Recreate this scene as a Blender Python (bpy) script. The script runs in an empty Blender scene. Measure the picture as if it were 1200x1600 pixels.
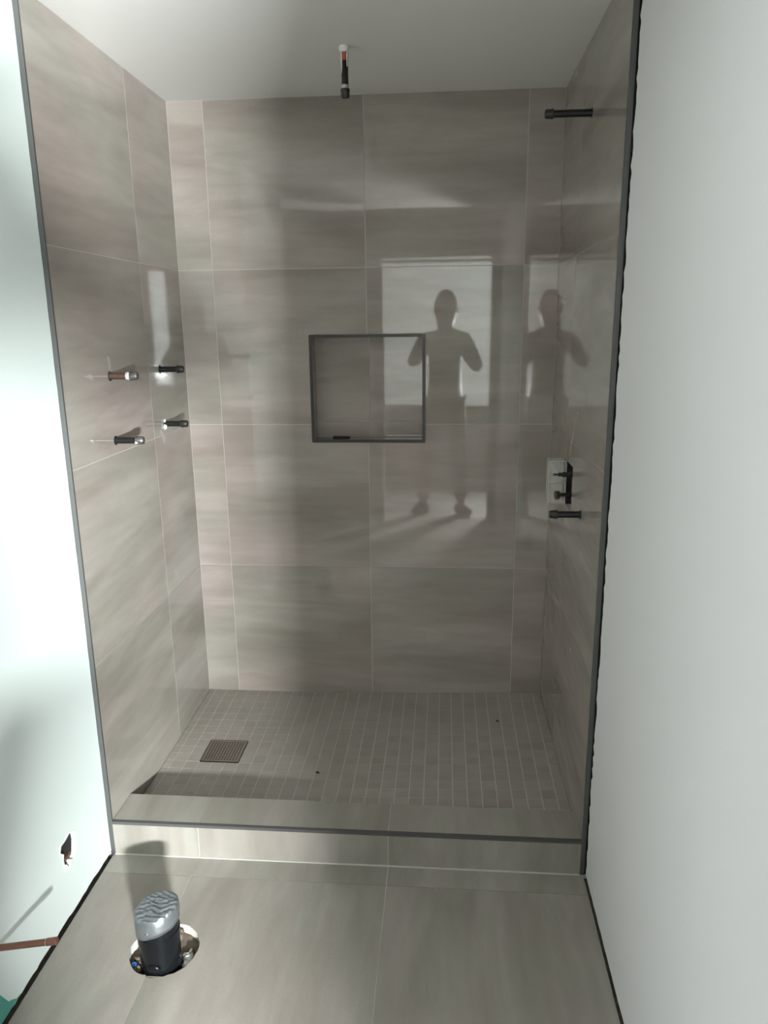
import bpy, bmesh, math, random
from mathutils import Vector, Matrix, Quaternion, noise as mnoise
from mathutils.geometry import tessellate_polygon

random.seed(7)
S = bpy.context.scene
COL = S.collection

# ------------------------------------------------------------------ camera
CAM = Vector((0.3027, -2.9839, 1.6373))
YAW, PITCH, ROLL, FPX = -0.0814, -0.2470, -0.0116, 1165.4
fwd = Vector((math.sin(YAW) * math.cos(PITCH), math.cos(YAW) * math.cos(PITCH), math.sin(PITCH)))
rgt = Vector((math.cos(YAW), -math.sin(YAW), 0))
upv = rgt.cross(fwd)
r2 = rgt * math.cos(ROLL) + upv * math.sin(ROLL)
u2 = -rgt * math.sin(ROLL) + upv * math.cos(ROLL)
cam = bpy.data.cameras.new('camera')
cam.sensor_fit = 'VERTICAL'
cam.sensor_height = 36
cam.lens = 36 * FPX / 1600
cam.clip_start = 0.004
co = bpy.data.objects.new('camera', cam)
COL.objects.link(co)
M3 = Matrix((r2, u2, -fwd)).transposed()
co.matrix_world = Matrix.Translation(CAM) @ M3.to_4x4()
S.camera = co

# ------------------------------------------------------------------ world, daylight and added fill at the windows, exposure
w = bpy.data.worlds.new('sky')
S.world = w
w.use_nodes = True
w.node_tree.nodes['Background'].inputs[0].default_value = (0.75, 0.87, 1.0, 1)
w.node_tree.nodes['Background'].inputs[1].default_value = 1.0
vs = S.view_settings
vs.view_transform = 'Standard'
vs.look = 'None'
vs.gamma = 1
vs.use_curve_mapping = False
vs.exposure = -0.17


def window_light(name, loc, rot, sx, sy, watts, colour):
    l = bpy.data.lights.new(name, 'AREA')
    l.shape = 'RECTANGLE'
    l.size, l.size_y = sx, sy
    l.energy = watts
    l.color = colour
    o = bpy.data.objects.new(name, l)
    COL.objects.link(o)
    o.location = loc
    o.rotation_euler = rot
    return o


# daylight entering by the window of the side alcove and by the uncovered window past the doorway; the last is added fill
window_light('daylight_alcove', (-2.57, -2.62, 1.55), (0, math.radians(-90), 0), 1.3, 0.95, 22, (0.87, 0.94, 1.0))
window_light('daylight_hall', (1.120, -4.415, 1.20), (math.radians(90), 0, 0), 0.25, 0.10, 570, (0.95, 0.995, 1.0))
window_light('hall_fill', (1.25, -4.425, 1.62), (math.radians(90), 0, 0), 0.60, 1.10, 65, (0.92, 1.0, 0.99))  # soft fill added to brighten the left wall

# ------------------------------------------------------------------ measures (metres)
XL, XR, ZC = -0.7353, 0.7284, 2.4467
DL, DR = XL - 0.012, XR + 0.0150            # drywall faces
YT = -1.004                                 # front edge of the tiled walls
ZK, YKB, YKF = 0.119, -0.864, -1.008        # curb
J1, J2 = -0.458, 0.142                      # joints on curb and floor
YF = -1.091
ROWS = [0.0, 0.6437, 1.2458, 1.8479, ZC]
GAP = 0.0012                                # half a joint
YDOOR, YHALL = -3.19, -4.43

# ------------------------------------------------------------------ materials


def mat(name, col, rough=0.5, metal=0.0, bump=0.0, bscale=200.0, spec=0.5, var=0.0, vscale=20.0):
    m = bpy.data.materials.new(name)
    m.use_nodes = True
    n, l = m.node_tree.nodes, m.node_tree.links
    b = n['Principled BSDF']
    b.inputs['Base Color'].default_value = (*col, 1)
    b.inputs['Roughness'].default_value = rough
    b.inputs['Metallic'].default_value = metal
    b.inputs['Specular IOR Level'].default_value = spec
    tc = n.new('ShaderNodeTexCoord')
    if var:
        no = n.new('ShaderNodeTexNoise')
        no.inputs['Scale'].default_value = vscale
        no.inputs['Detail'].default_value = 5
        l.new(tc.outputs['Object'], no.inputs['Vector'])
        mx = n.new('ShaderNodeMix')
        mx.data_type = 'RGBA'
        mx.inputs[6].default_value = (*[c * (1 - var) for c in col], 1)
        mx.inputs[7].default_value = (*[min(1, c * (1 + var)) for c in col], 1)
        l.new(no.outputs['Fac'], mx.inputs[0])
        l.new(mx.outputs[2], b.inputs['Base Color'])
    if bump:
        no = n.new('ShaderNodeTexNoise')
        no.inputs['Scale'].default_value = bscale
        no.inputs['Detail'].default_value = 3
        l.new(tc.outputs['Object'], no.inputs['Vector'])
        bp = n.new('ShaderNodeBump')
        bp.inputs['Strength'].default_value = bump
        bp.inputs['Distance'].default_value = 0.002
        l.new(no.outputs['Fac'], bp.inputs['Height'])
        l.new(bp.outputs['Normal'], b.inputs['Normal'])
    return m


def stone(name, stretch, rough, tone=1.0, contrast=1.0, h=1.0, tint=(1, 1, 1)):
    """grey porcelain with long soft streaks; each tile shifts the pattern by its own random number"""
    m = bpy.data.materials.new(name)
    m.use_nodes = True
    n, l = m.node_tree.nodes, m.node_tree.links
    b = n['Principled BSDF']
    tc = n.new('ShaderNodeTexCoord')
    oi = n.new('ShaderNodeObjectInfo')
    mul = n.new('ShaderNodeVectorMath')
    mul.operation = 'MULTIPLY_ADD'
    mul.inputs[1].default_value = (17.3, 11.9, 23.7)
    l.new(oi.outputs['Random'], mul.inputs[0])
    l.new(tc.outputs['Object'], mul.inputs[2])

    def noise(sc, detail, rot, dist=0.0):
        mp = n.new('ShaderNodeMapping')
        mp.inputs['Rotation'].default_value = rot
        mp.inputs['Scale'].default_value = sc
        l.new(mul.outputs[0], mp.inputs['Vector'])
        t = n.new('ShaderNodeTexNoise')
        t.inputs['Scale'].default_value = 1
        t.inputs['Detail'].default_value = detail
        t.inputs['Distortion'].default_value = dist
        l.new(mp.outputs['Vector'], t.inputs['Vector'])
        return t.outputs['Fac']

    def ramp(fac, stops):
        r = n.new('ShaderNodeValToRGB')
        e = r.color_ramp.elements
        while len(e) < len(stops):
            e.new(0.5)
        for q, (p, c) in zip(e, stops):
            q.position = p
            q.color = (*c, 1)
        l.new(fac, r.inputs[0])
        return r.outputs[0]

    def mix(kind, fac, a, c):
        x = n.new('ShaderNodeMix')
        x.data_type = 'RGBA'
        x.blend_type = kind
        x.inputs[0].default_value = fac
        l.new(a, x.inputs[6])
        l.new(c, x.inputs[7])
        return x.outputs[2]
    t = tone
    sx, sy, sz = stretch
    tilt = (0.09, 0.09, 0.0) if sz > sx else (0, 0, 0.10)
    k = contrast
    base = ramp(noise((sx, sy, sz), 3.5, tilt, 0.7),
                [(0.30, [c * t * (1 - 0.20 * k) for c in (0.304, 0.270, 0.240)]),
                 (0.44, [c * t * (1 - 0.05 * k) for c in (0.317, 0.284, 0.255)]),
                 (0.50, [c * t * (1 + 0.02 * k) for c in (0.325, 0.293, 0.265)]),
                 (0.545, [c * t * (1 + 0.10 * k) for c in (0.329, 0.297, 0.270)]),
                 (0.72, [c * t * (1 + 0.22 * k) for c in (0.335, 0.303, 0.277)])])
    hue = ramp(noise((sx * 0.9 + 1, sy * 0.9 + 1, sz * 0.45 + 0.5), 2, tilt), [(0.38, (1 - 0.03 * h, 1.0, 1 - 0.03 * h)), (0.62, (1 + 0.035 * h, 1 - 0.012 * h, 1 - 0.012 * h))])
    fine = ramp(noise((sx * 5, sy * 5, sz * 6), 4, tilt, 0.3), [(0.3, (0.93, 0.93, 0.93)), (0.7, (1.07, 1.07, 1.07))])
    grain = ramp(noise((420, 420, 420), 2, (0, 0, 0)), [(0.3, (0.93, 0.93, 0.93)), (0.7, (1.06, 1.06, 1.06))])
    c = mix('MULTIPLY', 1, base, hue)
    c = mix('MULTIPLY', 1, c, fine)
    c = mix('MULTIPLY', 1, c, grain)
    tn = n.new('ShaderNodeRGB')
    tn.outputs[0].default_value = (*tint, 1)
    c = mix('MULTIPLY', 1, c, tn.outputs[0])
    l.new(c, b.inputs['Base Color'])
    b.inputs['Roughness'].default_value = rough
    b.inputs['IOR'].default_value = 1.5
    return m


M = {}
M['tile_wall'] = stone('polished_stone_tile', (0.9, 0.9, 4.6), 0.03, 1.02, 0.68)
M['tile_floor'] = stone('matt_stone_tile', (5.5, 1.2, 1.2), 0.42, 0.93, 0.5, 0.7, (0.965, 1.0, 0.985))
M['tile_mosaic'] = stone('mosaic_stone_tile', (2, 2, 2), 0.36, 1.03, 0.12, 0.25, (0.975, 1.0, 0.985))
M['grout'] = mat('pale_grout', (0.52, 0.50, 0.465), 0.9, var=0.12, vscale=8)
M['grout_floor'] = mat('floor_grout', (0.56, 0.54, 0.50), 0.9, var=0.12, vscale=8)
M['ceiling'] = mat('white_ceiling_paint', (0.74, 0.73, 0.70), 0.85, bump=0.08, bscale=90)
M['drywall'] = mat('white_primed_drywall', (0.79, 0.795, 0.79), 0.75, bump=0.06, bscale=120, var=0.015, vscale=3)
M['drywall_left'] = mat('pale_green_primed_drywall', (0.715, 0.785, 0.765), 0.75, bump=0.06, bscale=120, var=0.015, vscale=3)
M['cavity_shade'] = mat('painted_cavity_shade', (0.012, 0.012, 0.012), 0.9)  # near-black colour stands in for shade inside walls, gaps and recesses
M['trim'] = mat('anthracite_metal_trim', (0.105, 0.108, 0.105), 0.40, 0.3)
M['trim_left'] = M['trim']
M['niche_trim'] = mat('bronze_metal_trim', (0.050, 0.045, 0.040), 0.34, 0.5)
M['black_iron'] = mat('black_iron_pipe', (0.012, 0.012, 0.013), 0.28, 0.3, var=0.4, vscale=60)
M['rust'] = mat('brown_rusty_pipe', (0.16, 0.10, 0.075), 0.35, 0.6, var=0.4, vscale=70)
M['cap'] = mat('dark_pipe_cap', (0.035, 0.032, 0.030), 0.38, 0.4, bump=0.3, bscale=250)
M['dark_steel'] = mat('taped_dark_steel', (0.20, 0.195, 0.19), 0.28, 0.8, var=0.5, vscale=90, bump=0.5, bscale=150)
M['ptfe'] = mat('white_thread_tape', (0.75, 0.75, 0.74), 0.45)
M['steel'] = mat('brushed_steel', (0.50, 0.48, 0.45), 0.33, 1.0)
M['grate'] = mat('satin_steel_grate', (0.40, 0.36, 0.325), 0.36, 1.0)
M['plaster'] = mat('white_plaster', (0.80, 0.79, 0.76), 0.9, bump=0.6, bscale=120)
M['red_paint'] = mat('red_marking', (0.42, 0.09, 0.06), 0.5)
M['abs'] = mat('black_plastic_pipe', (0.005, 0.006, 0.007), 0.26, spec=0.18, var=0.3, vscale=30, bump=0.25, bscale=70)
M['duct_tape'] = mat('silver_duct_tape', (0.25, 0.27, 0.285), 0.34, 0.75, var=0.2, vscale=60, bump=0.2, bscale=90)
M['concrete'] = mat('rough_subfloor', (0.13, 0.10, 0.075), 0.95, bump=1.0, bscale=60, var=0.7, vscale=45)
M['copper'] = mat('dull_copper', (0.24, 0.115, 0.085), 0.38, 0.7, var=0.2, vscale=40)
M['blue'] = mat('blue_plastic', (0.02, 0.09, 0.30), 0.4)
M['teal'] = mat('teal_board_paper', (0.09, 0.34, 0.285), 0.8)
M['brass'] = mat('dull_brass', (0.17, 0.145, 0.105), 0.35, 0.9)
M['pebble'] = mat('dark_grit', (0.015, 0.013, 0.011), 0.8)
M['hall_floor'] = mat('pale_hall_floor', (0.36, 0.345, 0.32), 0.6, var=0.1, vscale=6)
M['hall_wall'] = mat('grey_hall_wall', (0.16, 0.155, 0.15), 0.8)
M['frame'] = mat('white_window_frame', (0.75, 0.75, 0.74), 0.5)
M['jacket'] = mat('dark_cloth', (0.030, 0.030, 0.032), 0.9, var=0.2, vscale=30)
M['trousers'] = mat('dark_denim', (0.035, 0.037, 0.045), 0.9, var=0.2, vscale=30)
M['shoe'] = mat('dark_shoe', (0.03, 0.028, 0.026), 0.7)
M['skin'] = mat('skin', (0.33, 0.19, 0.13), 0.55)
M['hair'] = mat('dark_hair', (0.015, 0.012, 0.010), 0.7)
M['phone'] = mat('graphite_phone', (0.03, 0.03, 0.035), 0.25, 0.5)
M['glass_lens'] = mat('lens_glass', (0.01, 0.01, 0.012), 0.05)


def emitter(name, col, strength):
    m = bpy.data.materials.new(name)
    m.use_nodes = True
    b = m.node_tree.nodes['Principled BSDF']
    b.inputs['Base Color'].default_value = (*col, 1)
    b.inputs['Emission Color'].default_value = (*col, 1)
    b.inputs['Emission Strength'].default_value = strength
    return m


M['shade'] = emitter('backlit_white_shade', (0.95, 1.0, 0.98), 2.2)
M['shade_roll'] = emitter('backlit_shade_hem', (0.94, 1.0, 0.98), 2.0)
M['screen'] = emitter('phone_screen', (0.6, 0.65, 0.7), 0.6)

m = bpy.data.materials.new('clear_plastic_guard')
m.use_nodes = True
nt = m.node_tree
pb = nt.nodes['Principled BSDF']
pb.inputs['Base Color'].default_value = (0.85, 0.85, 0.82, 1)
pb.inputs['Roughness'].default_value = 0.18
tr = nt.nodes.new('ShaderNodeBsdfTransparent')
mxs = nt.nodes.new('ShaderNodeMixShader')
mxs.inputs[0].default_value = 0.16
nt.links.new(tr.outputs[0], mxs.inputs[1])
nt.links.new(pb.outputs[0], mxs.inputs[2])
nt.links.new(mxs.outputs[0], nt.nodes['Material Output'].inputs['Surface'])
M['clear'] = m
m = m.copy()
m.name = 'dried_grout_haze'
m.node_tree.nodes['Principled BSDF'].inputs['Base Color'].default_value = (0.75, 0.73, 0.69, 1)
m.node_tree.nodes['Principled BSDF'].inputs['Roughness'].default_value = 0.8
m.node_tree.nodes['Mix Shader'].inputs[0].default_value = 0.22
M['smear'] = m
M['clear_rib'] = mat('milky_plastic_rib', (0.52, 0.50, 0.46), 0.4)

# ------------------------------------------------------------------ helpers


def link(name, me, material, parent=None, loc=(0, 0, 0)):
    o = bpy.data.objects.new(name, me)
    COL.objects.link(o)
    if material is not None and len(me.materials) == 0:
        me.materials.append(M[material] if isinstance(material, str) else material)
    o.location = loc
    if parent is not None:
        o.parent = parent
    return o


def bm_obj(name, bm, material, parent=None, loc=(0, 0, 0), smooth=False):
    bmesh.ops.recalc_face_normals(bm, faces=bm.faces)
    me = bpy.data.meshes.new(name)
    bm.to_mesh(me)
    bm.free()
    if smooth:
        for p in me.polygons:
            p.use_smooth = True
    return link(name, me, material, parent, loc)


def add_box(bm, a, b):
    vs_ = [bm.verts.new((x, y, z)) for x in (a[0], b[0]) for y in (a[1], b[1]) for z in (a[2], b[2])]
    for f in ((0, 1, 3, 2), (4, 6, 7, 5), (0, 4, 5, 1), (2, 3, 7, 6), (0, 2, 6, 4), (1, 5, 7, 3)):
        bm.faces.new([vs_[i] for i in f])


def box(name, a, b, material, parent=None, bevel=0.0):
    bm = bmesh.new()
    c = [(p + q) / 2 for p, q in zip(a, b)]
    add_box(bm, [p - q for p, q in zip(a, c)], [p - q for p, q in zip(b, c)])
    if bevel:
        bmesh.ops.bevel(bm, geom=list(bm.edges), offset=bevel, segments=2, affect='EDGES')
    pl = parent.location if parent is not None else Vector((0, 0, 0))
    return bm_obj(name, bm, material, parent, [q - p for q, p in zip(c, pl)])


def boxes(name, lst, material, parent=None):
    bm = bmesh.new()
    for a, b in lst:
        add_box(bm, a, b)
    pl = parent.location if parent is not None else Vector((0, 0, 0))
    for v in bm.verts:
        v.co -= pl
    return bm_obj(name, bm, material, parent)


AX = {'x': lambda u, v, d: (d, u, v), 'y': lambda u, v, d: (u, d, v), 'z': lambda u, v, d: (u, v, d)}


def plate(name, loops, axis, d0, d1, material, parent=None, centre=True):
    """a flat slab: 2-D outline (first loop) with holes (other loops), from depth d0 to d1 along an axis"""
    us = [p[0] for p in loops[0]]
    vv = [p[1] for p in loops[0]]
    cu, cv, cd = ((min(us) + max(us)) / 2, (min(vv) + max(vv)) / 2, (d0 + d1) / 2) if centre else (0, 0, 0)
    fn = AX[axis]
    flat = [p for lp in loops for p in lp]
    tris = tessellate_polygon([[Vector((p[0], p[1], 0)) for p in lp] for lp in loops])
    bm = bmesh.new()
    A = [bm.verts.new(fn(p[0] - cu, p[1] - cv, d0 - cd)) for p in flat]
    B = [bm.verts.new(fn(p[0] - cu, p[1] - cv, d1 - cd)) for p in flat]
    for t in tris:
        if len(set(t)) == 3:
            try:
                bm.faces.new([A[i] for i in t])
                bm.faces.new([B[i] for i in t])
            except ValueError:
                pass
    k = 0
    for lp in loops:
        n = len(lp)
        for i in range(n):
            j = (i + 1) % n
            bm.faces.new([A[k + i], A[k + j], B[k + j], B[k + i]])
        k += n
    loc = Vector(fn(cu, cv, cd))
    if parent is not None:
        loc -= parent.location
    return bm_obj(name, bm, material, parent, loc)


def rect(u0, v0, u1, v1):
    return [(u0, v0), (u1, v0), (u1, v1), (u0, v1)]


def tile(parent, loop, axis, face, back, material='tile_wall', wob=0.0009, holes=()):
    o = plate('tile', [loop, *holes], axis, face, back, material, parent)
    if wob:
        o.rotation_euler = [random.uniform(-wob, wob) if a != axis else 0 for a in 'xyz']
    return o


def lathe(name, prof, axis_dir, material, parent=None, loc=(0, 0, 0), seg=20, smooth=True, mats=None):
    """prof: list of (distance along axis, radius)"""
    bm = bmesh.new()
    q = Vector((0, 0, 1)).rotation_difference(Vector(axis_dir))
    rings = []
    for t, r in prof:
        if r <= 1e-6:
            rings.append([bm.verts.new(q @ Vector((0, 0, t)))])
        else:
            rings.append([bm.verts.new(q @ Vector((r * math.cos(2 * math.pi * i / seg), r * math.sin(2 * math.pi * i / seg), t))) for i in range(seg)])
    for a, b in zip(rings, rings[1:]):
        for i in range(seg):
            j = (i + 1) % seg
            if len(a) == 1 and len(b) == 1:
                continue
            if len(a) == 1:
                bm.faces.new([a[0], b[j], b[i]])
            elif len(b) == 1:
                bm.faces.new([a[i], a[j], b[0]])
            else:
                bm.faces.new([a[i], a[j], b[j], b[i]])
    o = bm_obj(name, bm, material, parent, loc)
    if smooth:
        for p in o.data.polygons:
            p.use_smooth = True
        mod = o.modifiers.new('edge', 'EDGE_SPLIT')
        mod.split_angle = math.radians(40)
    return o


def thing(name, label, cat, loc=(0, 0, 0), group=None):
    o = bpy.data.objects.new(name, None)
    COL.objects.link(o)
    o.location = loc
    o.empty_display_size = 0.05
    o['label'] = label
    o['category'] = cat
    if group:
        o['group'] = group
    return o


def tag(o, label, cat, group=None):
    o['label'] = label
    o['category'] = cat
    if group:
        o['group'] = group
    return o


def struct(o, label=None):
    o['kind'] = 'structure'
    if label:
        o['label'] = label
    return o


def lump(name, material, parent, loc, size, seed=0, sub=2, rough=0.35):
    rnd = random.Random(seed)
    bm = bmesh.new()
    bmesh.ops.create_icosphere(bm, subdivisions=sub, radius=1)
    for v in bm.verts:
        k = 1 + rnd.uniform(-rough, rough)
        v.co = Vector((v.co.x * size[0] * k, v.co.y * size[1] * k, v.co.z * size[2] * k))
    return bm_obj(name, bm, material, parent, loc, smooth=True)


def jag(a, b, n, amp, seed, fixed):
    """a ragged run of points between two values: list of (u along, offset)"""
    rnd = random.Random(seed)
    out = []
    for i in range(n + 1):
        t = i / n
        out.append((a + (b - a) * t, fixed + (rnd.uniform(-amp, amp) if 0 < i < n else 0)))
    return out


# ------------------------------------------------------------------ setting: back wall with niche
NX0, NX1, NZ0, NZ1, ND = -0.231, 0.229, 1.172, 1.599, 0.095
TD = 0.0015     # how far a tile stands proud of the joints
wb = struct(plate('wall_back', [rect(-0.95, 0, 0.95, ZC), rect(NX0, NZ0, NX1, NZ1)], 'y', TD, ND + 0.003, 'grout'),
            'back shower wall of large polished grey stone tiles')
colsx = [XL, -0.6, 0.0, 0.6, XR]
zb = [0.03] + ROWS[1:]
for i in range(4):
    for j in range(4):
        a0 = colsx[i] + GAP
        a1 = colsx[i + 1] - GAP
        z0, z1 = zb[j] + GAP, zb[j + 1] - GAP
        lp = rect(a0, z0, a1, z1)
        m_ = 0.002
        if i == 1 and j == 2:
            lp = [(a0, z0), (NX0 - m_, z0), (NX0 - m_, NZ1 + m_), (a1, NZ1 + m_), (a1, z1), (a0, z1)]
        if i == 2 and j == 2:
            lp = [(a0, NZ1 + m_), (NX1 + m_, NZ1 + m_), (NX1 + m_, z0), (a1, z0), (a1, z1), (a0, z1)]
        if i == 1 and j == 1:
            lp = [(a0, z0), (a1, z0), (a1, NZ0 - m_), (NX0 - m_, NZ0 - m_), (NX0 - m_, z1), (a0, z1)]
        if i == 2 and j == 1:
            lp = [(a0, z0), (a1, z0), (a1, z1), (NX1 + m_, z1), (NX1 + m_, NZ0 - m_), (a0, NZ0 - m_)]
        tile(wb, lp, 'y', 0.0, TD, wob=0.0006)
# niche lining: back tiles and returns
wn = struct(boxes('wall_niche', [((NX0 - 0.03, ND + 0.003, NZ0 - 0.03), (NX1 + 0.03, ND + 0.05, NZ1 + 0.03))], 'grout'),
            'recessed tiled shower niche in the back wall')
for (a0, a1) in ((NX0 + 0.010, 0.0 - GAP), (0.0 + GAP, NX1 - 0.010)):
    for (z0, z1) in ((NZ0 + 0.012, ROWS[2] - GAP), (ROWS[2] + GAP, NZ1 - 0.010)):
        tile(wn, rect(a0, z0, a1, z1), 'y', ND, ND + 0.003, wob=0.0005)
for a, b in (((NX0, 0.008, NZ0), (NX0 + 0.009, ND, NZ1)), ((NX1 - 0.009, 0.008, NZ0), (NX1, ND, NZ1)),
             ((NX0 + 0.009, 0.008, NZ1 - 0.009), (NX1 - 0.009, ND, NZ1)), ((NX0 + 0.009, 0.008, NZ0), (NX1 - 0.009, ND, NZ0 + 0.009))):
    o = box('tile', a, b, 'tile_wall', wn)
# mitred metal frame, four mitred strips
nf = struct(thing('trim_4', 'dark bronze metal edge frame around the shower niche', 'trim'))
del nf['category']
F = 0.012
for lp in ([(NX0, NZ1), (NX1, NZ1), (NX1 - F, NZ1 - F), (NX0 + F, NZ1 - F)],
           [(NX0, NZ0), (NX0 + F, NZ0 + F), (NX1 - F, NZ0 + F), (NX1, NZ0)],
           [(NX0, NZ0), (NX0, NZ1), (NX0 + F, NZ1 - F), (NX0 + F, NZ0 + F)],
           [(NX1, NZ0), (NX1 - F, NZ0 + F), (NX1 - F, NZ1 - F), (NX1, NZ1)]):
    plate('frame_strip', [lp], 'y', -0.002, 0.0078, 'niche_trim', nf)

# ------------------------------------------------------------------ setting: side walls of the shower
YG = -0.386
VY0, VY1, VZ0, VZ1 = -0.525, -0.335, 1.020, 1.172      # opening for the mixer valve in the right wall


def side_wall(name, x, s, label, hole=None):
    loops = [rect(YT + 0.006, -0.02, 0.0, ZC)]
    if hole:
        loops.append(hole)
    wl = struct(plate(name, loops, 'x', x + s * TD, x + s * 0.06, 'grout'), label)
    for (y0, y1) in ((YG + GAP, -GAP), (YT + 0.004, YG - GAP)):
        for j in range(4):
            z0, z1 = ROWS[j] + GAP, ROWS[j + 1] - GAP
            lp = rect(y0, z0, y1, z1)
            if hole and j == 1:          # the valve opening bites into the two tiles beside the joint
                if y0 < -0.9:
                    lp = [(y0, z0), (y1, z0), (y1, VZ0), (VY0, VZ0), (VY0, VZ1), (y1, VZ1), (y1, z1), (y0, z1)]
                else:
                    lp = [(y0, z0), (y1, z0), (y1, z1), (y0, z1), (y0, VZ1), (VY1, VZ1), (VY1, VZ0), (y0, VZ0)]
            tile(wl, lp, 'x', x, x + s * TD, wob=0.0004)
    return wl


side_wall('wall_left', XL, -1, 'left shower wall of large polished grey stone tiles')
hole = rect(VY0, VZ0, VY1, VZ1)
side_wall('wall_right', XR, 1, 'right shower wall of large polished grey stone tiles', hole)
struct(box('wall_right_cavity', (XR + 0.061, -0.7, 0.9), (XR + 0.10, -0.3, 1.3), 'cavity_shade'), 'wall cavity behind the valve opening, its shade painted black')
# metal profiles that end the tiled walls
struct(boxes('trim_1', [((XL - 0.0135, YT - 0.004, 0.0), (XL + 0.0008, YT + 0.003, ZC))], 'trim'), 'grey metal edge strip ending the left tiled wall')
struct(boxes('trim_2', [((XR - 0.0008, YT - 0.004, 0.0), (XR + 0.0125, YT + 0.003, ZC))], 'trim'), 'dark metal edge strip ending the right tiled wall')

# dried grout smears left on the polished tiles


def smear(parent, x, s_, pts):
    o_ = plate('grout_smear', [pts], 'x', x - s_ * 0.0004, x - s_ * 0.0001, 'smear', parent)
    return o_


wlr, wll = bpy.data.objects['wall_right'], bpy.data.objects['wall_left']
smear(wlr, XR, 1, [(-0.575, 1.362), (-0.555, 1.355), (-0.515, 1.290), (-0.470, 1.215), (-0.425, 1.190), (-0.455, 1.225), (-0.505, 1.295), (-0.545, 1.345)])
smear(wlr, XR, 1, [(-0.635, 0.580), (-0.655, 0.590), (-0.720, 0.560), (-0.757, 0.548), (-0.700, 0.560)])
smear(wll, XL, -1, [(-0.712, 1.553), (-0.692, 1.548), (-0.688, 1.510), (-0.694, 1.500), (-0.706, 1.512)])
smear(wll, XL, -1, [(-0.330, 1.270), (-0.310, 1.262), (-0.300, 1.240), (-0.290, 1.246), (-0.280, 1.222), (-0.300, 1.214), (-0.316, 1.236)])
smear(wll, XL, -1, [(-0.312, 0.716), (-0.294, 0.720), (-0.262, 0.672), (-0.270, 0.668)])

# ------------------------------------------------------------------ setting: painted drywall left and right
YLE = -2.05
core = struct(box('wall_left_painted', (DL - 0.12, YLE, 0.0), (DL - 0.0135, YT + 0.006, ZC), 'cavity_shade'), 'left wall of white painted drywall beside the shower')
ragged = [(YT - 0.0045 - (abs(o_)), z_) for z_, o_ in jag(ZC, 0.012, 70, 0.0015, 3, 0.0)]
bott = [(y_, z_) for y_, z_ in jag(YT - 0.006, YLE, 60, 0.0025, 4, 0.011)]
hole_l = [(-1.232, 0.246), (-1.206, 0.232), (-1.203, 0.205), (-1.212, 0.168), (-1.228, 0.160), (-1.240, 0.166), (-1.252, 0.150), (-1.264, 0.168),
          (-1.272, 0.158), (-1.277, 0.190), (-1.272, 0.208), (-1.288, 0.224), (-1.280, 0.240), (-1.258, 0.240)]
plate('drywall_panel', [[(YLE, ZC)] + ragged + bott[1:], hole_l], 'x', DL, DL - 0.0125, 'drywall_left', core)
# paper torn white along the edge of the hole, and the strip of teal board paper at the foot of the wall
rim_in, rim_out = hole_l, [(-1.248 + (y_ + 1.248) * 1.15, 0.203 + (z_ - 0.203) * 1.12) for y_, z_ in hole_l]
plate('torn_paper', [rim_out, rim_in], 'x', DL + 0.0012, DL, 'plaster', core)
plate('teal_paper', [[(-1.535, 0.012), (-1.555, 0.017), (-1.570, 0.030), (-1.585, 0.040), (-1.597, 0.062), (-1.610, 0.086), (-1.64, 0.092), (-1.70, 0.100), (-1.80, 0.090), (-1.80, 0.012)]],
      'x', DL + 0.0006, DL, 'teal', core)

boxes('copper_stub', [((DL - 0.0134, -1.262, 0.172), (DL - 0.006, -1.226, 0.184))], 'copper', core)

core_r = struct(box('wall_right_painted', (DR + 0.0135, YDOOR, 0.0), (DR + 0.12, YT + 0.006, ZC), 'cavity_shade'), 'right wall of white painted drywall beside the shower')
ragged = [(YT - 0.0145 + o_, z_) for z_, o_ in jag(ZC, 0.013, 130, 0.0080, 8, 0.0)]
bott = [(y_, z_) for y_, z_ in jag(YT - 0.016, YDOOR, 90, 0.002, 9, 0.010)]
plate('drywall_panel', [[(YDOOR, ZC)] + ragged + bott[1:]], 'x', DR, DR + 0.0125, 'drywall', core_r)

boxes('joint_gap', [((XR + 0.0130, YT - 0.0005, 0.0), (DR + 0.0134, YT + 0.0055, ZC))], 'cavity_shade', core_r)

# ------------------------------------------------------------------ setting: floor with the closet-pipe hole
PC = Vector((-0.437, -1.395, 0))            # soil pipe
HC = (-0.441, -1.364)                       # hole in the tiles
HR = 0.092
rnd = random.Random(5)
ring = [(HC[0] + (HR + rnd.uniform(-.002, .002)) * math.cos(t * math.tau / 40), HC[1] + (HR + rnd.uniform(-.002, .002)) * math.sin(t * math.tau / 40)) for t in range(40)]
ring2 = [(HC[0] + (x_ - HC[0]) * 1.01, HC[1] + (y_ - HC[1]) * 1.01) for x_, y_ in ring]
FX0, FX1 = DL + 0.007, DR - 0.006
fl = struct(plate('floor', [rect(FX0 - 0.0005, YDOOR - 0.12, FX1 + 0.0005, YKF + 0.004), ring2], 'z', -TD, -0.03, 'grout_floor'), 'bathroom floor of large grey stone tiles')
struct(box('floor_bed', (-0.88, YDOOR - 0.12, -0.08), (0.88, 0.12, -0.032), 'concrete'), 'rough bare floor bed under the tiles')


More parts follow.
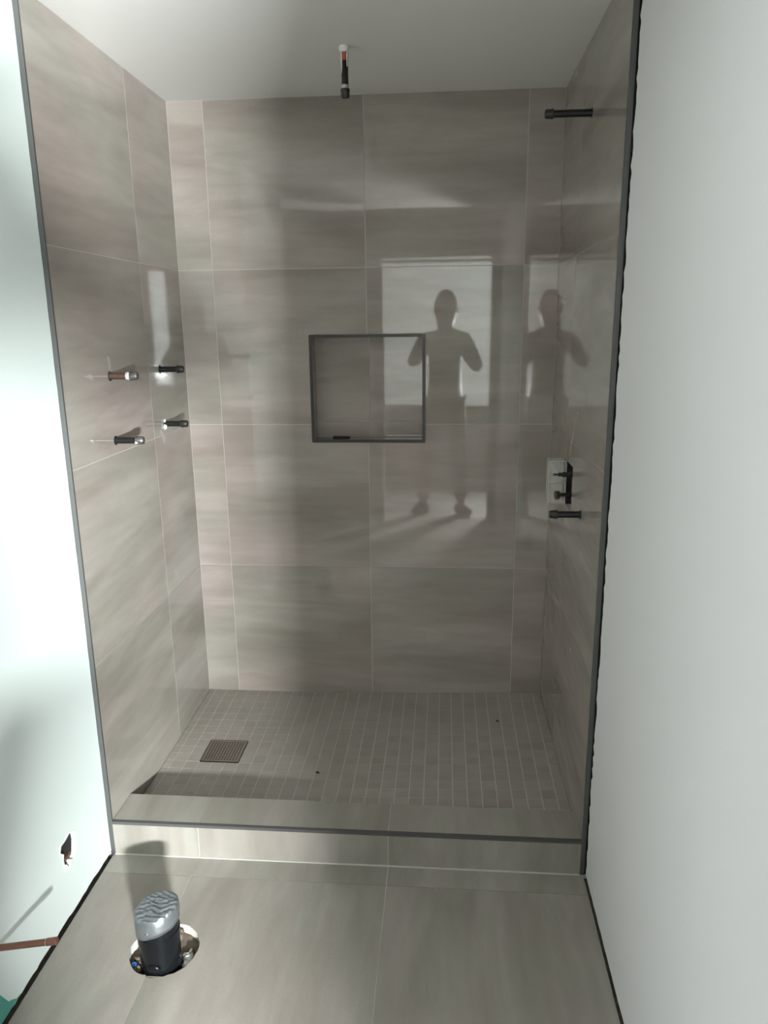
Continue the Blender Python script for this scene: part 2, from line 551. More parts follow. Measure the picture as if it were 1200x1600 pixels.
def cut_tile(x0, y0, x1, y1):
    """floor tile with the round bite of the pipe hole taken out of one side"""
    inside = [p for p in ring if x0 < p[0] < x1 and y0 < p[1] < y1]
    if not inside:
        return rect(x0, y0, x1, y1)
    left = (x0 + x1) / 2 < HC[0]
    pts = sorted(inside, key=lambda p: p[1], reverse=not left)
    if left:     # the bite is on the right side
        lp = [(x0, y0), (x1, y0)] + [(x1, pts[0][1])] + pts + [(x1, pts[-1][1])] + [(x1, y1), (x0, y1)]
    else:
        lp = [(x0, y0), (x1, y0), (x1, y1), (x0, y1)] + [(x0, pts[0][1])] + pts + [(x0, pts[-1][1])]
    return lp


fcols = [FX0, J1, J2, FX1]
frows = [YKF - 0.002, YF, YF - 0.6, YF - 1.2, YF - 1.8, YDOOR - 0.12]
for i in range(3):
    for j in range(5):
        x0, x1 = fcols[i] + GAP, fcols[i + 1] - GAP
        y1, y0 = frows[j] - GAP * 0.6, frows[j + 1] + GAP * 0.6
        lp = cut_tile(x0, y0, x1, y1)
        tile(fl, lp, 'z', 0.0, -TD, 'tile_floor', wob=0.0003)

# ------------------------------------------------------------------ setting: curb
cb = struct(box('shower_curb', (XL, YKF + TD, -0.02), (XR, YKB - TD, ZK - TD), 'grout'), 'low tiled curb across the shower entry')
ccols = [XL, J1, J2, XR]
for i in range(3):
    x0, x1 = ccols[i] + GAP, ccols[i + 1] - GAP
    tile(cb, rect(x0, YKF + 0.011, x1, YKB), 'z', ZK, ZK - TD, 'tile_floor', wob=0.0003)
    tile(cb, rect(x0, 0.0015, x1, ZK - 0.0105), 'y', YKF, YKF + TD, 'tile_floor', wob=0)
    tile(cb, rect(x0, 0.03, x1, ZK - TD), 'y', YKB, YKB - TD, 'tile_floor', wob=0)
struct(boxes('trim_3', [((XL + 0.001, YKF - 0.0015, ZK - 0.0095), (XR - 0.001, YKF + 0.0100, ZK + 0.0005))], 'trim'), 'dark metal edge strip along the front of the curb')
# pale grout fillet where the curb meets the floor
struct(boxes('trim_5', [((XL + 0.002, YKF - 0.0035, 0.0), (XR - 0.002, YKF - 0.0002, 0.0035))], 'grout'), 'pale grout line between curb and floor')

# ------------------------------------------------------------------ setting: shower floor of small square tiles, falling to the drain
DX0, DX1, DY0, DY1 = -0.606, -0.456, -0.547, -0.397
DCX, DCY = (DX0 + DX1) / 2, (DY0 + DY1) / 2
PITCH_T = 0.0500


def pan_z(x, y):
    dx, dy = max(0, abs(x - DCX) - 0.07), max(0, abs(y - DCY) - 0.07)
    return 0.042 + 0.031 * math.hypot(dx, dy)


bm = bmesh.new()
nx, ny = 60, 36
g = [[bm.verts.new((XL + 0.001 + (XR - XL - 0.002) * i / nx, YKB + 0.001 + (0 - YKB - 0.002) * j / ny, 0)) for j in range(ny + 1)] for i in range(nx + 1)]
for r_ in g:
    for v in r_:
        v.co.z = pan_z(v.co.x, v.co.y) - 0.0009
for i in range(nx):
    for j in range(ny):
        bm.faces.new([g[i][j], g[i + 1][j], g[i + 1][j + 1], g[i][j + 1]])
pan = struct(bm_obj('shower_floor', bm, 'grout_floor'), 'shower floor of small square grey mosaic tiles')
xs = [XL + 0.001]
k = math.ceil((XL + 0.001 - DX0) / PITCH_T)
while DX0 + k * PITCH_T < XR - 0.004:
    if DX0 + k * PITCH_T > XL + 0.008:
        xs.append(DX0 + k * PITCH_T)
    k += 1
xs.append(XR - 0.001)
ys = [YKB + 0.001]
k = math.ceil((YKB - DY0) / PITCH_T)
while DY0 + k * PITCH_T < -0.004:
    if DY0 + k * PITCH_T > YKB + 0.008:
        ys.append(DY0 + k * PITCH_T)
    k += 1
ys.append(-0.001)
pieces = []
for i in range(len(xs) - 1):
    for j in range(len(ys) - 1):
        cx, cy = (xs[i] + xs[i + 1]) / 2, (ys[j] + ys[j + 1]) / 2
        if DX0 < cx < DX1 and DY0 < cy < DY1:
            continue
        pieces.append((cx, cy, xs[i + 1] - xs[i] - 0.0027, ys[j + 1] - ys[j] - 0.0027))
pieces.sort(key=lambda p: (Vector((p[0], p[1], 0.05)) - CAM).length - 6 * p[2] * 0)


def pan_normal(x, y):
    e = 0.01
    return Vector((-(pan_z(x + e, y) - pan_z(x - e, y)) / (2 * e), -(pan_z(x, y + e) - pan_z(x, y - e)) / (2 * e), 1)).normalized()


cache = {}


def mosaic_mesh(a, b):
    key = (round(a, 4), round(b, 4))
    if key not in cache:
        bm_ = bmesh.new()
        add_box(bm_, (-a / 2, -b / 2, -0.0012), (a / 2, b / 2, 0.0003))
        bmesh.ops.recalc_face_normals(bm_, faces=bm_.faces)
        me = bpy.data.meshes.new('mosaic_tile')
        bm_.to_mesh(me)
        bm_.free()
        me.materials.append(M['tile_mosaic'])
        cache[key] = me
    return cache[key]


rnd = random.Random(12)
rest = bmesh.new()
for q, (cx, cy, a, b) in enumerate(pieces):
    nrm = pan_normal(cx, cy)
    nrm = (nrm + Vector((rnd.uniform(-.004, .004), rnd.uniform(-.004, .004), 0))).normalized()
    rot = Vector((0, 0, 1)).rotation_difference(nrm)
    loc = Vector((cx, cy, pan_z(cx, cy)))
    if q < 300:
        o = link('tile', mosaic_mesh(a, b), None, pan, loc)
        o.rotation_mode = 'QUATERNION'
        o.rotation_quaternion = rot
    else:
        t_ = bmesh.new()
        add_box(t_, (-a / 2, -b / 2, -0.0012), (a / 2, b / 2, 0.0003))
        mt = Matrix.Translation(loc) @ rot.to_matrix().to_4x4()
        vmap = {v: rest.verts.new(mt @ v.co) for v in t_.verts}
        for f in t_.faces:
            rest.faces.new([vmap[v] for v in f.verts])
        t_.free()
o = bm_obj('tile_field', rest, 'tile_mosaic', pan)
o['kind'] = 'stuff'

# ------------------------------------------------------------------ setting: ceiling and the rooms behind the camera
struct(box('ceiling', (-2.72, YHALL - 0.1, ZC), (2.7, 0.10, ZC + 0.08), 'ceiling'), 'smooth white painted ceiling')
# wall with the doorway
JX0, JX1, JZ = -0.20, 0.672, 2.14
wf = struct(plate('wall_front', [[(-2.72, 0), (JX0, 0), (JX0, JZ), (JX1, JZ), (JX1, 0), (2.7, 0), (2.7, ZC), (-2.72, ZC)]], 'y', YDOOR, YDOOR - 0.12, 'hall_wall'),
            'painted wall with the open doorway behind the camera')
# side alcove with its window
struct(box('wall_alcove', (-2.72, YLE, 0), (DL - 0.121, YLE + 0.12, ZC), 'drywall'), 'white alcove wall left of the bathroom')
struct(plate('wall_window', [rect(YDOOR, 0, YLE, ZC), rect(-3.10, 0.90, -2.145, 2.20)], 'x', -2.60, -2.72, 'drywall'), 'white alcove wall with a window')
struct(box('floor_alcove', (-2.72, YDOOR, -0.08), (-0.881, YLE, 0.0), 'hall_floor'), 'pale floor of the side alcove')
win = struct(thing('window_1', 'bright alcove window', 'window'))
del win['category']
boxes('window_frame', [((-2.66, -3.10, 0.90), (-2.61, -3.06, 2.20)), ((-2.66, -2.185, 0.90), (-2.61, -2.145, 2.20)),
                       ((-2.66, -3.06, 0.90), (-2.61, -2.185, 0.94)), ((-2.66, -3.06, 2.16), (-2.61, -2.185, 2.20))], 'frame', win)
box('pane', (-2.645, -3.06, 0.94), (-2.640, -2.185, 2.16), 'shade_roll', win)
# hall past the doorway
struct(box('floor_hall', (-1.6, YHALL, -0.08), (2.7, YDOOR - 0.121, 0.0), 'hall_floor'), 'pale floor of the hall past the doorway')
struct(plate('wall_hall', [rect(-1.6, 0, 2.7, ZC), rect(-0.50, 0.84, 0.74, 2.30), rect(0.93, 1.05, 1.57, 2.19)], 'y', YHALL, YHALL - 0.12, 'hall_wall'), 'hall wall with two windows')
struct(box('wall_hall_side', (-1.72, YHALL, 0), (-1.6, YDOOR - 0.12, ZC), 'hall_wall'), 'left end wall of the hall')
struct(box('wall_hall_end', (2.58, YHALL, 0), (2.7, YDOOR - 0.12, ZC), 'hall_wall'), 'right end wall of the hall')
win = struct(thing('window_2', 'hall window covered by a backlit white roller shade', 'window'))
del win['category']
box('shade', (-0.50, YHALL - 0.03, 0.84), (0.74, YHALL - 0.02, 2.19), 'shade', win)
box('shade_roll', (-0.50, YHALL - 0.05, 2.19), (0.74, YHALL - 0.01, 2.22), 'hall_wall', win)
box('upper_pane', (-0.50, YHALL - 0.03, 2.22), (0.74, YHALL - 0.02, 2.30), 'shade', win)
win = struct(thing('window_3', 'uncovered hall window past the doorway', 'window'))
del win['category']
box('pane', (0.93, YHALL - 0.09, 1.05), (1.57, YHALL - 0.08, 2.19), 'shade', win)

# ------------------------------------------------------------------ pipe stubs
PIPE_R = 0.0105


def stub(name, label, base, direction, length, body, cap, group, cap_len=0.026, tape=False, gap=True):
    t = thing(name, label, 'pipe', base, group)
    D = Vector(direction).normalized()
    lathe('pipe', [(-0.02, PIPE_R), (length - cap_len * 0.6, PIPE_R), (length - cap_len * 0.6, 0)], D, body, t)
    if gap:
        lathe('wall_gap', [(0.0003, 0.0), (0.0003, 0.0155)], D, 'cavity_shade', t, smooth=False)
    if tape:
        lathe('thread_tape', [(length - cap_len - 0.012, PIPE_R), (length - cap_len - 0.011, PIPE_R + 0.0012), (length - cap_len + 0.001, PIPE_R + 0.0014), (length - cap_len + 0.002, PIPE_R)], D, 'ptfe', t)
    s0 = length - cap_len
    lathe('cap', [(s0, 0), (s0, 0.0125), (s0 + 0.001, 0.0142), (s0 + 0.007, 0.0142), (s0 + 0.008, 0.0132), (s0 + cap_len - 0.004, 0.0128), (s0 + cap_len - 0.001, 0.0108), (s0 + cap_len, 0.007), (s0 + cap_len, 0)],
          D, cap, t, seg=16)
    return t


GP = 'capped pipe stubs on the left shower wall'
p = stub('pipe_stub', 'brown rusty capped pipe stub with silver tape, upper left of the four', (XL, -0.701, 1.489), (1, 0.02, 0.0), 0.090, 'rust', 'dark_steel', GP, tape=True)
lump('tape_scrap', 'ptfe', p, (0.062, -0.008, 0.004), (0.006, 0.004, 0.009), 3)
p = stub('pipe_stub', 'clean black capped pipe stub beside the corner, upper right of the four', (XL, -0.280, 1.485), (1, 0, 0), 0.090, 'black_iron', 'cap', GP)
p = stub('pipe_stub', 'black capped pipe stub with grey shiny tape, lower left of the four', (XL, -0.705, 1.288), (1, 0.02, 0), 0.092, 'black_iron', 'dark_steel', GP)
lump('tape_scrap', 'ptfe', p, (0.070, -0.010, -0.006), (0.004, 0.003, 0.004), 4)
p = stub('pipe_stub', 'dark pipe stub with white plaster at its base, lower right of the four', (XL, -0.274, 1.285), (1, 0, 0), 0.088, 'black_iron', 'cap', GP)
lump('plaster_blob', 'plaster', p, (0.004, -0.010, -0.012), (0.006, 0.006, 0.010), 5)
lump('plaster_blob', 'plaster', p, (0.003, -0.008, 0.012), (0.004, 0.005, 0.006), 6)
GR = 'capped pipe stubs on the right shower wall'
stub('pipe_stub', 'long black capped shower-arm stub high on the right wall', (XR, -0.536, 2.231), (-1, 0, 0), 0.137, 'black_iron', 'cap', GR)
stub('pipe_stub', 'short black capped pipe stub below the mixer valve', (XR, -0.699, 1.056), (-1, 0, 0), 0.096, 'black_iron', 'cap', GR)
p = stub('pipe_stub', 'black capped pipe stub hanging from the ceiling, smeared with white plaster', (-0.004, -0.490, ZC), (0, 0, -1), 0.142, 'black_iron', 'cap', None, gap=False)
lump('plaster_collar', 'plaster', p, (-0.001, 0, -0.004), (0.0150, 0.0150, 0.019), 9, rough=0.18)
lathe('red_marking', [(0.018, PIPE_R + 0.0004), (0.040, PIPE_R + 0.0004)], (0, 0, -1), 'red_paint', p)
lathe('steel_collar', [(0.106, PIPE_R), (0.106, PIPE_R + 0.001), (0.116, PIPE_R + 0.001), (0.116, PIPE_R)], (0, 0, -1), 'steel', p)
lump('plaster_drip', 'plaster', p, (-0.0085, -0.0080, -0.040), (0.0024, 0.0020, 0.036), 10, rough=0.2)
lump('plaster_drip', 'plaster', p, (0.0085, -0.0080, -0.032), (0.0020, 0.0020, 0.026), 11, rough=0.2)

# ------------------------------------------------------------------ mixer valve with its clear plaster guard
v = thing('mixer_valve', 'shower mixer valve with a clear plastic guard in the right wall', 'valve', (XR, -0.43, 1.095))
GX = -0.060      # how far the guard stands out
gy0, gy1, gz0, gz1 = 0.020, 0.090, -0.072, 0.076
W_ = 0.0016
R_ = 0.0018
vx = Vector(v.location)


def local_boxes(name, lst, material):
    bm_ = bmesh.new()
    for a_, b_ in lst:
        add_box(bm_, a_, b_)
    return bm_obj(name, bm_, material, v)


local_boxes('guard', [((GX, gy0, gz0), (-0.001, gy0 + W_, gz1)), ((GX, gy1 - W_, gz0), (-0.001, gy1, gz1)), ((GX, gy0 + W_, gz1 - W_), (-0.001, gy1 - W_, gz1)),
                      ((GX, gy0 + W_, gz0), (-0.001, gy1 - W_, gz0 + W_)), ((GX, gy0 + W_, gz0 + W_), (GX + W_, gy1 - W_, gz1 - W_))], 'clear')
local_boxes('guard_rib', [((GX - R_, gy0 - R_, gz0), (GX + R_, gy0, gz1)), ((GX, gy0 - R_, gz1 - R_), (-0.002, gy0, gz1 + R_)), ((GX, gy0 - R_, 0.004 - R_), (-0.002, gy0, 0.004 + R_)),
                          ((-0.005, gy0 - R_, gz0), (-0.002, gy0, gz1))], 'clear_rib')
box('valve_body', (XR + 0.014, -0.505, 1.032), (XR + 0.058, -0.42, 1.150), 'cap', v, 0.006)
box('recess_shade_block', (XR + 0.002, -0.408, VZ0 + 0.001), (XR + 0.058, VY1 - 0.001, VZ1 - 0.001), 'cavity_shade', v)  # black block added to paint the shade in the slot beside the guard
lathe('valve_stem', [(-0.03, 0.0085), (0.026, 0.0085), (0.026, 0.0065), (0.040, 0.0065), (0.040, 0.003), (0.056, 0.003), (0.056, 0)], (-1, 0, 0), 'cap', v, (0, -0.045, 0.043))
lathe('valve_knob', [(-0.03, 0.007), (0.030, 0.007), (0.030, 0.015), (0.042, 0.015), (0.044, 0.009), (0.044, 0)], (-1, -0.25, 0), 'brass', v, (-0.002, -0.020, -0.032), seg=8)

# ------------------------------------------------------------------ floor drain
d = thing('floor_drain', 'square perforated steel drain grate in the mosaic shower floor', 'drain', (DCX, DCY, pan_z(DCX, DCY)))
HW = 0.0725
boxes('drain_rim', [((DCX - HW - .002, DCY - HW - .002, .042), (DCX - HW + .001, DCY + HW + .002, .0445)), ((DCX + HW - .001, DCY - HW - .002, .042), (DCX + HW + .002, DCY + HW + .002, .0445)),
                    ((DCX - HW + .001, DCY - HW - .002, .042), (DCX + HW - .001, DCY - HW + .001, .0445)), ((DCX - HW + .001, DCY + HW - .001, .042), (DCX + HW - .001, DCY + HW + .002, .0445))], 'black_iron', d)
bm = bmesh.new()
N = 12
bw = 0.0065
cell = (2 * (HW - 0.001) - 2 * bw) / N
zt, zt0 = 0.0030, 0.0010
for i in range(N):
    for j in range(N):
        cx, cy = -HW + 0.001 + bw + cell * (i + .5), -HW + 0.001 + bw + cell * (j + .5)
        out, inn, low = [], [], []
        for q in range(8):
            a = math.pi / 8 + q * math.pi / 4
            s_ = cell / 2 / max(abs(math.cos(a)), abs(math.sin(a)))
            out.append(bm.verts.new((cx + s_ * math.cos(a), cy + s_ * math.sin(a), zt)))
            inn.append(bm.verts.new((cx + cell * .35 * math.cos(a), cy + cell * .35 * math.sin(a), zt)))
            low.append(bm.verts.new((cx + cell * .35 * math.cos(a), cy + cell * .35 * math.sin(a), zt0)))
        for q in range(8):
            r_ = (q + 1) % 8
            bm.faces.new([out[q], out[r_], inn[r_], inn[q]])
            bm.faces.new([inn[q], inn[r_], low[r_], low[q]])
        for q in range(0, 8, 2):   # corner of the cell
            a = math.pi / 4 + q * math.pi / 4
            cv = bm.verts.new((cx + math.copysign(cell / 2, math.cos(a)), cy + math.copysign(cell / 2, math.sin(a)), zt))
            bm.faces.new([out[q], cv, out[(q + 1) % 8]])
e0, e1 = HW - 0.001, HW - 0.001 - bw
for a, b in (((-e0, -e0), (e0, -e1)), ((-e0, e1), (e0, e0)), ((-e0, -e1), (-e1, e1)), ((e1, -e1), (e0, e1))):
    add_box(bm, (a[0], a[1], zt0), (b[0], b[1], zt))
bm_obj('grate', bm, 'grate', d)
box('sump_shade', (DCX - HW, DCY - HW, .0413), (DCX + HW, DCY + HW, .0425), 'cavity_shade', d)  # thin black plate stands in for the shaded depth under the grate

# ------------------------------------------------------------------ capped soil pipe in the floor
t = thing('soil_pipe', 'black toilet drain stub taped over with silver duct tape, standing in the floor', 'pipe', (PC.x, PC.y, 0))
lathe('pipe', [(-0.031, 0.0525), (0.150, 0.0525), (0.150, 0.0)], (0, 0, 1), 'abs', t, seg=40)
lathe('pipe_collar', [(0.070, 0.0525), (0.071, 0.0545), (0.098, 0.0548), (0.10, 0.0525)], (0, 0, 1), 'abs', t, seg=40)
bm = bmesh.new()
seg, rings_ = 96, 34
top = lambda x, y: 0.164 + 0.16 * x + 0.02 * y
rnd = random.Random(2)
ph = [rnd.uniform(0, 6.28) for _ in range(6)]


def wrinkle(x, y):
    u = y * math.cos(0.10) - x * math.sin(0.10)
    s_ = u + 0.0035 * math.sin(38 * x + ph[0]) + 0.002 * math.sin(90 * x + ph[1]) + 0.010 * mnoise.noise(Vector((x * 28, y * 45, 3.1)))
    amp = 0.55 + 0.9 * abs(mnoise.noise(Vector((x * 35, y * 60, 8.7))))
    return 0.0050 * amp * (abs(math.sin(s_ * 190 + ph[2])) ** 0.75) + 0.0012 * math.sin(s_ * 420 + ph[3]) + 0.0008 * math.sin(x * 300 + y * 500)


prev = [bm.verts.new((0, 0, top(0, 0) + wrinkle(0, 0)))]
for k in range(1, rings_ + 1):
    r_ = 0.0570 * k / rings_
    cur = []
    for i in range(seg):
        a = math.tau * i / seg
        x, y = r_ * math.cos(a), r_ * math.sin(a)
        edge = min(1.0, (rings_ - k) / 4 + 0.25)
        cur.append(bm.verts.new((x, y, top(x, y) + wrinkle(x, y) * edge - (0.004 if k == rings_ else 0.0015 if k == rings_ - 1 else 0))))
    if k == 1:
        for i in range(seg):
            bm.faces.new([prev[0], cur[i], cur[(i + 1) % seg]])
    else:
        for i in range(seg):
            bm.faces.new([prev[i], cur[i], cur[(i + 1) % seg], prev[(i + 1) % seg]])
    prev = cur
for zz, rr in ((0.6, 0.0578), (0.3, 0.0574), (0.0, 0.0566)):
    cur = []
    for i in range(seg):
        a = math.tau * i / seg
        x, y = math.cos(a), math.sin(a)
        ztop_ = top(x * .057, y * .057) - 0.004
        zlow = 0.111 + 0.32 * x * .057 + 0.0015 * math.sin(3 * a)
        rj = rr + 0.0005 * math.sin(a * 9 + zz * 4)
        cur.append(bm.verts.new((x * rj, y * rj, zlow + (ztop_ - zlow) * zz)))
    for i in range(seg):
        bm.faces.new([prev[i], cur[i], cur[(i + 1) % seg], prev[(i + 1) % seg]])
    prev = cur
cur = [bm.verts.new((v_.co.x * 0.94, v_.co.y * 0.94, v_.co.z)) for v_ in prev]
for i in range(seg):
    bm.faces.new([prev[i], cur[i], cur[(i + 1) % seg], prev[(i + 1) % seg]])
bm_obj('tape_cover', bm, 'duct_tape', t, smooth=True)
lathe('vent_nipple', [(0, 0.004), (0.0035, 0.0035), (0.0035, 0.0018), (0.001, 0.0012), (0.001, 0)], (-0.15, -1, 0.1), 'duct_tape', t, (-0.0085, -0.0565, 0.126), seg=10)
lump('pipe_lug', 'abs', t, (0.0, -0.053, 0.018), (0.020, 0.006, 0.012), 21, rough=0.08)
# plaster and grit in the hole around the pipe
rnd = random.Random(31)
for q in range(16):
    a = rnd.uniform(0, math.tau)
    r_ = rnd.uniform(0.060, 0.086)
    x, y = HC[0] + r_ * math.cos(a), HC[1] + r_ * math.sin(a)
    if (Vector((x, y, 0)) - PC).length < 0.060:
        continue
    lump('plaster_lump', 'plaster' if q % 3 == 0 else 'concrete', t, (x - PC.x, y - PC.y, -0.026 + rnd.uniform(0, .008)), (rnd.uniform(.007, .014), rnd.uniform(.007, .014), rnd.uniform(.006, .012)), 40 + q)
bp = lathe('blue_plug', [(0, 0.0085), (0.016, 0.0085), (0.019, 0.006), (0.019, 0.003), (0.012, 0.0025), (0.012, 0)], (0.1, -0.2, 1), 'blue', None, (-0.511, -1.404, -0.030), seg=12)
tag(bp, 'small blue plastic plug in the floor hole beside the soil pipe', 'plug')

# ------------------------------------------------------------------ copper supply stub at the left wall
b0 = Vector((DL, -1.600, 0.212))
tip = Vector((-0.586, -1.606, 0.250))
dr = tip - b0
t = thing('copper_pipe', 'brown copper supply stub sticking out of the left wall', 'pipe', b0)
L = dr.length
lathe('pipe', [(-0.02, 0.0078), (L - 0.022, 0.0078), (L - 0.022, 0)], dr, 'copper', t)
lathe('cap', [(L - 0.026, 0.0), (L - 0.026, 0.0088), (L - 0.002, 0.0088), (L, 0.006), (L, 0)], dr, 'copper', t)
lathe('solder_ring', [(L - 0.028, 0.0078), (L - 0.0275, 0.0089), (L - 0.0255, 0.0089), (L - 0.025, 0.0078)], dr, 'steel', t)

# ------------------------------------------------------------------ grit on the shower floor, strip in the niche
for (x, y, s_, lb) in ((-0.145, -0.608, 0.0055, 'small dark crumb of grit on the shower floor near the curb'), (0.529, -0.240, 0.0045, 'tiny dark crumb of grit on the shower floor near the right back corner')):
    o = lump('grit_crumb', 'pebble', None, (x, y, pan_z(x, y) + s_ * 0.6), (s_ * 1.2, s_ * 0.8, s_ * 0.7), 77, sub=2)
    tag(o, lb, 'grit')
o = box('spacer_strip', (-0.150, 0.030, NZ0 + 0.0092), (-0.080, 0.046, NZ0 + 0.0195), 'pebble', None, 0.001)
tag(o, 'small black strip lying on the sill of the niche', 'strip')

# ------------------------------------------------------------------ the photographer, seen mirrored in the polished tiles
per = thing('person', 'person in dark clothes holding up a phone, mirrored in the tiles', 'person', (0.30, -3.38, 0))


def skin_mesh(name, verts, edges, radii, material, parent, root=0, sub=2):
    me = bpy.data.meshes.new(name)
    me.from_pydata([Vector(v_) - parent.location for v_ in verts], edges, [])
    o = link(name, me, material, parent)
    md = o.modifiers.new('skin', 'SKIN')
    md.use_smooth_shade = True
    for i, r_ in enumerate(radii):
        sv = me.skin_vertices[0].data[i]
        sv.radius = r_ if isinstance(r_, tuple) else (r_, r_)
        sv.use_root = (i == root)
    s_ = o.modifiers.new('subdivision', 'SUBSURF')
    s_.levels = sub
    s_.render_levels = sub
    return o


# joints
pel = (0.305, -3.40, 0.98)
neck = (0.308, -3.35, 1.575)
sh = [(0.135, -3.37, 1.515), (0.470, -3.37, 1.515)]
el = [(0.030, -3.20, 1.310), (0.578, -3.20, 1.270)]
wr = [(0.215, -3.045, 1.490), (0.395, -3.045, 1.490)]
hp = [(0.215, -3.40, 0.93), (0.400, -3.40, 0.93)]
kn = [(0.165, -3.36, 0.52), (0.440, -3.36, 0.52)]
an = [(0.125, -3.43, 0.10), (0.455, -3.42, 0.10)]
toe = [(0.035, -3.33, 0.035), (0.545, -3.32, 0.035)]
# body: pelvis, spine, neck, head, arms with five fingers each, legs, feet
V, E, Rr = [], [], []


def add(p_, r_, to=None):
    V.append(p_)
    Rr.append(r_)
    if to is not None:
        E.append((to, len(V) - 1))
    return len(V) - 1


i0 = add(pel, 0.13)
i1 = add((0.306, -3.40, 1.20), 0.12, i0)
i2 = add((0.307, -3.39, 1.42), 0.13, i1)
i3 = add(neck, 0.060, i2)
h1 = add((0.309, -3.315, 1.66), (0.084, 0.090), i3)
h2 = add((0.310, -3.30, 1.735), (0.106, 0.116), h1)
h3 = add((0.310, -3.305, 1.815), (0.106, 0.118), h2)
h4 = add((0.310, -3.31, 1.868), (0.060, 0.070), h3)
for s_ in (0, 1):
    a = add(sh[s_], 0.058, i2)
    b = add(el[s_], 0.042, a)
    c = add(wr[s_], 0.028, b)
    sg = -1 if s_ == 0 else 1
    add((wr[s_][0] - sg * 0.014, -3.030, 1.520), (0.018, 0.032), c)
    a = add(hp[s_], 0.088, i0)
    b = add(kn[s_], 0.060, a)
    c = add(an[s_], 0.040, b)
    add(toe[s_], 0.032, c)
skin_mesh('body', V, E, Rr, 'skin', per)
# face: nose, ears, eyes, mouth
lump('nose', 'skin', per, Vector((0.310, -3.208, 1.725)) - per.location, (0.013, 0.018, 0.022), 1, rough=0.05)
for sx in (-1, 1):
    lump('ear', 'skin', per, Vector((0.310 + sx * 0.092, -3.300, 1.740)) - per.location, (0.012, 0.020, 0.032), 1, rough=0.05)
    lump('eye', 'glass_lens', per, Vector((0.310 + sx * 0.030, -3.222, 1.757)) - per.location, (0.012, 0.008, 0.007), 1, rough=0.0)
lump('mouth', 'skin', per, Vector((0.310, -3.225, 1.680)) - per.location, (0.022, 0.010, 0.007), 1, rough=0.02)
# short hair: cap over the skull
bm = bmesh.new()
bmesh.ops.create_uvsphere(bm, u_segments=24, v_segments=14, radius=1)
for v_ in list(bm.verts):
    if v_.co.z < (0.18 if v_.co.y > -0.2 else -0.35) - 0.0:
        bm.verts.remove(v_)
for v_ in bm.verts:
    v_.co = Vector((v_.co.x * 0.084, v_.co.y * 0.100, v_.co.z * 0.103))
bm_obj('hair', bm, 'hair', per, Vector((0.310, -3.308, 1.797)) - per.location, smooth=True)
# hands: palm already ends the forearm; five separate bent fingers each close on the phone
for s_ in (0, 1):
    sg = -1 if s_ == 0 else 1
    px = wr[s_][0] - sg * 0.014
    for q, (dz, ln) in enumerate(((0.030, 0.9), (0.010, 1.0), (-0.010, 0.95), (-0.028, 0.75))):
        z_ = 1.530 + dz
        vts = [(px, -3.020, z_ - 0.004), (px - sg * 0.006, -3.004, z_), (px - sg * 0.014, -2.986, z_ + 0.002), (px - sg * (0.018 + 0.022 * ln), -2.973, z_ + 0.004)]
        skin_mesh('finger', vts, [(0, 1), (1, 2), (2, 3)], [0.0095, 0.0090, 0.0080, 0.0068], 'skin', per, 0, 1)
    vts = [(px + sg * 0.004, -3.030, 1.515), (px - sg * 0.010, -3.022, 1.545), (px - sg * 0.030, -3.016, 1.568)]
    skin_mesh('thumb', vts, [(0, 1), (1, 2)], [0.012, 0.0105, 0.0085], 'skin', per, 0, 1)
# jacket: torso to the hips and both sleeves
V, E, Rr = [], [], []
j0 = add((0.305, -3.40, 0.87), (0.232, 0.155))
j1 = add((0.306, -3.40, 1.10), (0.222, 0.150), j0)
j2 = add((0.307, -3.395, 1.34), (0.212, 0.140), j1)
j3 = add((0.307, -3.38, 1.50), (0.150, 0.100), j2)
j4 = add((0.308, -3.355, 1.575), (0.072, 0.072), j3)
for s_ in (0, 1):
    a = add(sh[s_], 0.062, j3)
    b = add(el[s_], 0.056, a)
    w_ = Vector(wr[s_]).lerp(Vector(el[s_]), 0.12)
    add(tuple(w_), 0.040, b)
skin_mesh('jacket', V, E, Rr, 'jacket', per)
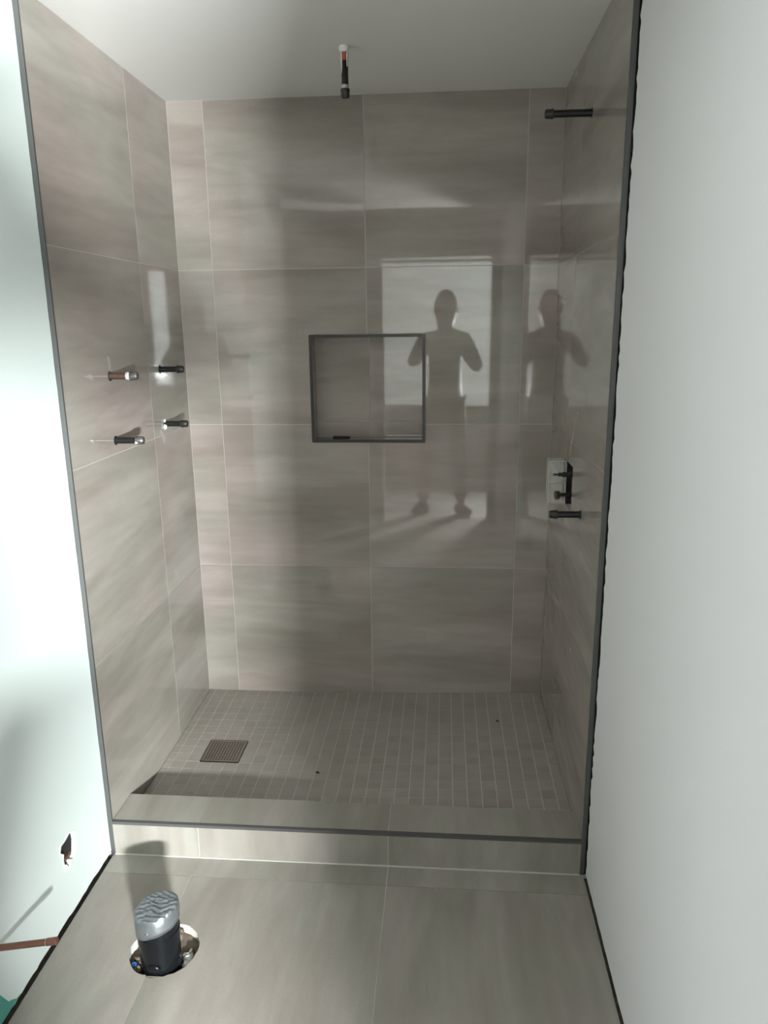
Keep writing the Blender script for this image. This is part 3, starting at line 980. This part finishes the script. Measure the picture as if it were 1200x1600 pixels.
# trousers
V, E, Rr = [], [], []
t0 = add((0.305, -3.40, 0.96), (0.165, 0.125))
for s_ in (0, 1):
    a = add(hp[s_], 0.100, t0)
    b = add(kn[s_], 0.075, a)
    add((an[s_][0], an[s_][1] + 0.005, 0.12), 0.060, b)
skin_mesh('trousers', V, E, Rr, 'trousers', per)
for s_ in (0, 1):
    a, b = Vector(an[s_]), Vector(toe[s_])
    hl = a + (a - b) * 0.35
    skin_mesh('shoe', [(hl.x, hl.y, 0.046), (a.x, a.y, 0.056), tuple(a.lerp(b, 0.6).xy) + (0.048,), (b.x, b.y, 0.036)], [(0, 1), (1, 2), (2, 3)],
              [(0.040, 0.044), (0.044, 0.052), (0.048, 0.044), (0.036, 0.032)], 'shoe', per, 1)

ph_ = thing('smartphone', 'dark phone held up by the mirrored person', 'phone', (0.303, -2.994, 1.585))
box('phone_body', (0.268, -2.998, 1.508), (0.340, -2.9905, 1.656), 'phone', ph_, 0.003)
box('screen', (0.271, -2.9992, 1.513), (0.337, -2.9982, 1.651), 'screen', ph_)
for (x, z) in ((0.326, 1.641), (0.326, 1.618), (0.308, 1.630)):
    lathe('lens', [(0, 0.0075), (0.0015, 0.0075), (0.0015, 0)], (0, 1, 0), 'glass_lens', ph_, (x - 0.303, 0.0036, z - 1.585), seg=16)


# ------------------------------------------------------------------ pieces of pieces: one level deeper
def sub(thing_name, child_names, part_name):
    root = bpy.data.objects[thing_name]
    part = next(c for c in root.children if c.name.split('.')[0] == part_name)
    for c in list(root.children):
        if c.name.split('.')[0] in child_names:
            c.parent = part
            c.location = c.location - part.location


sub('smartphone', ('lens', 'screen'), 'phone_body')
sub('mixer_valve', ('guard_rib',), 'guard')
sub('soil_pipe', ('vent_nipple',), 'tape_cover')
sub('soil_pipe', ('pipe_lug', 'pipe_collar'), 'pipe')
sub('copper_pipe', ('solder_ring',), 'pipe')
for o in [q for q in bpy.data.objects if q.name.split('.')[0] == 'pipe_stub']:
    sub(o.name, ('tape_scrap',), 'cap')
    sub(o.name, ('thread_tape', 'red_marking', 'steel_collar', 'plaster_drip'), 'pipe')
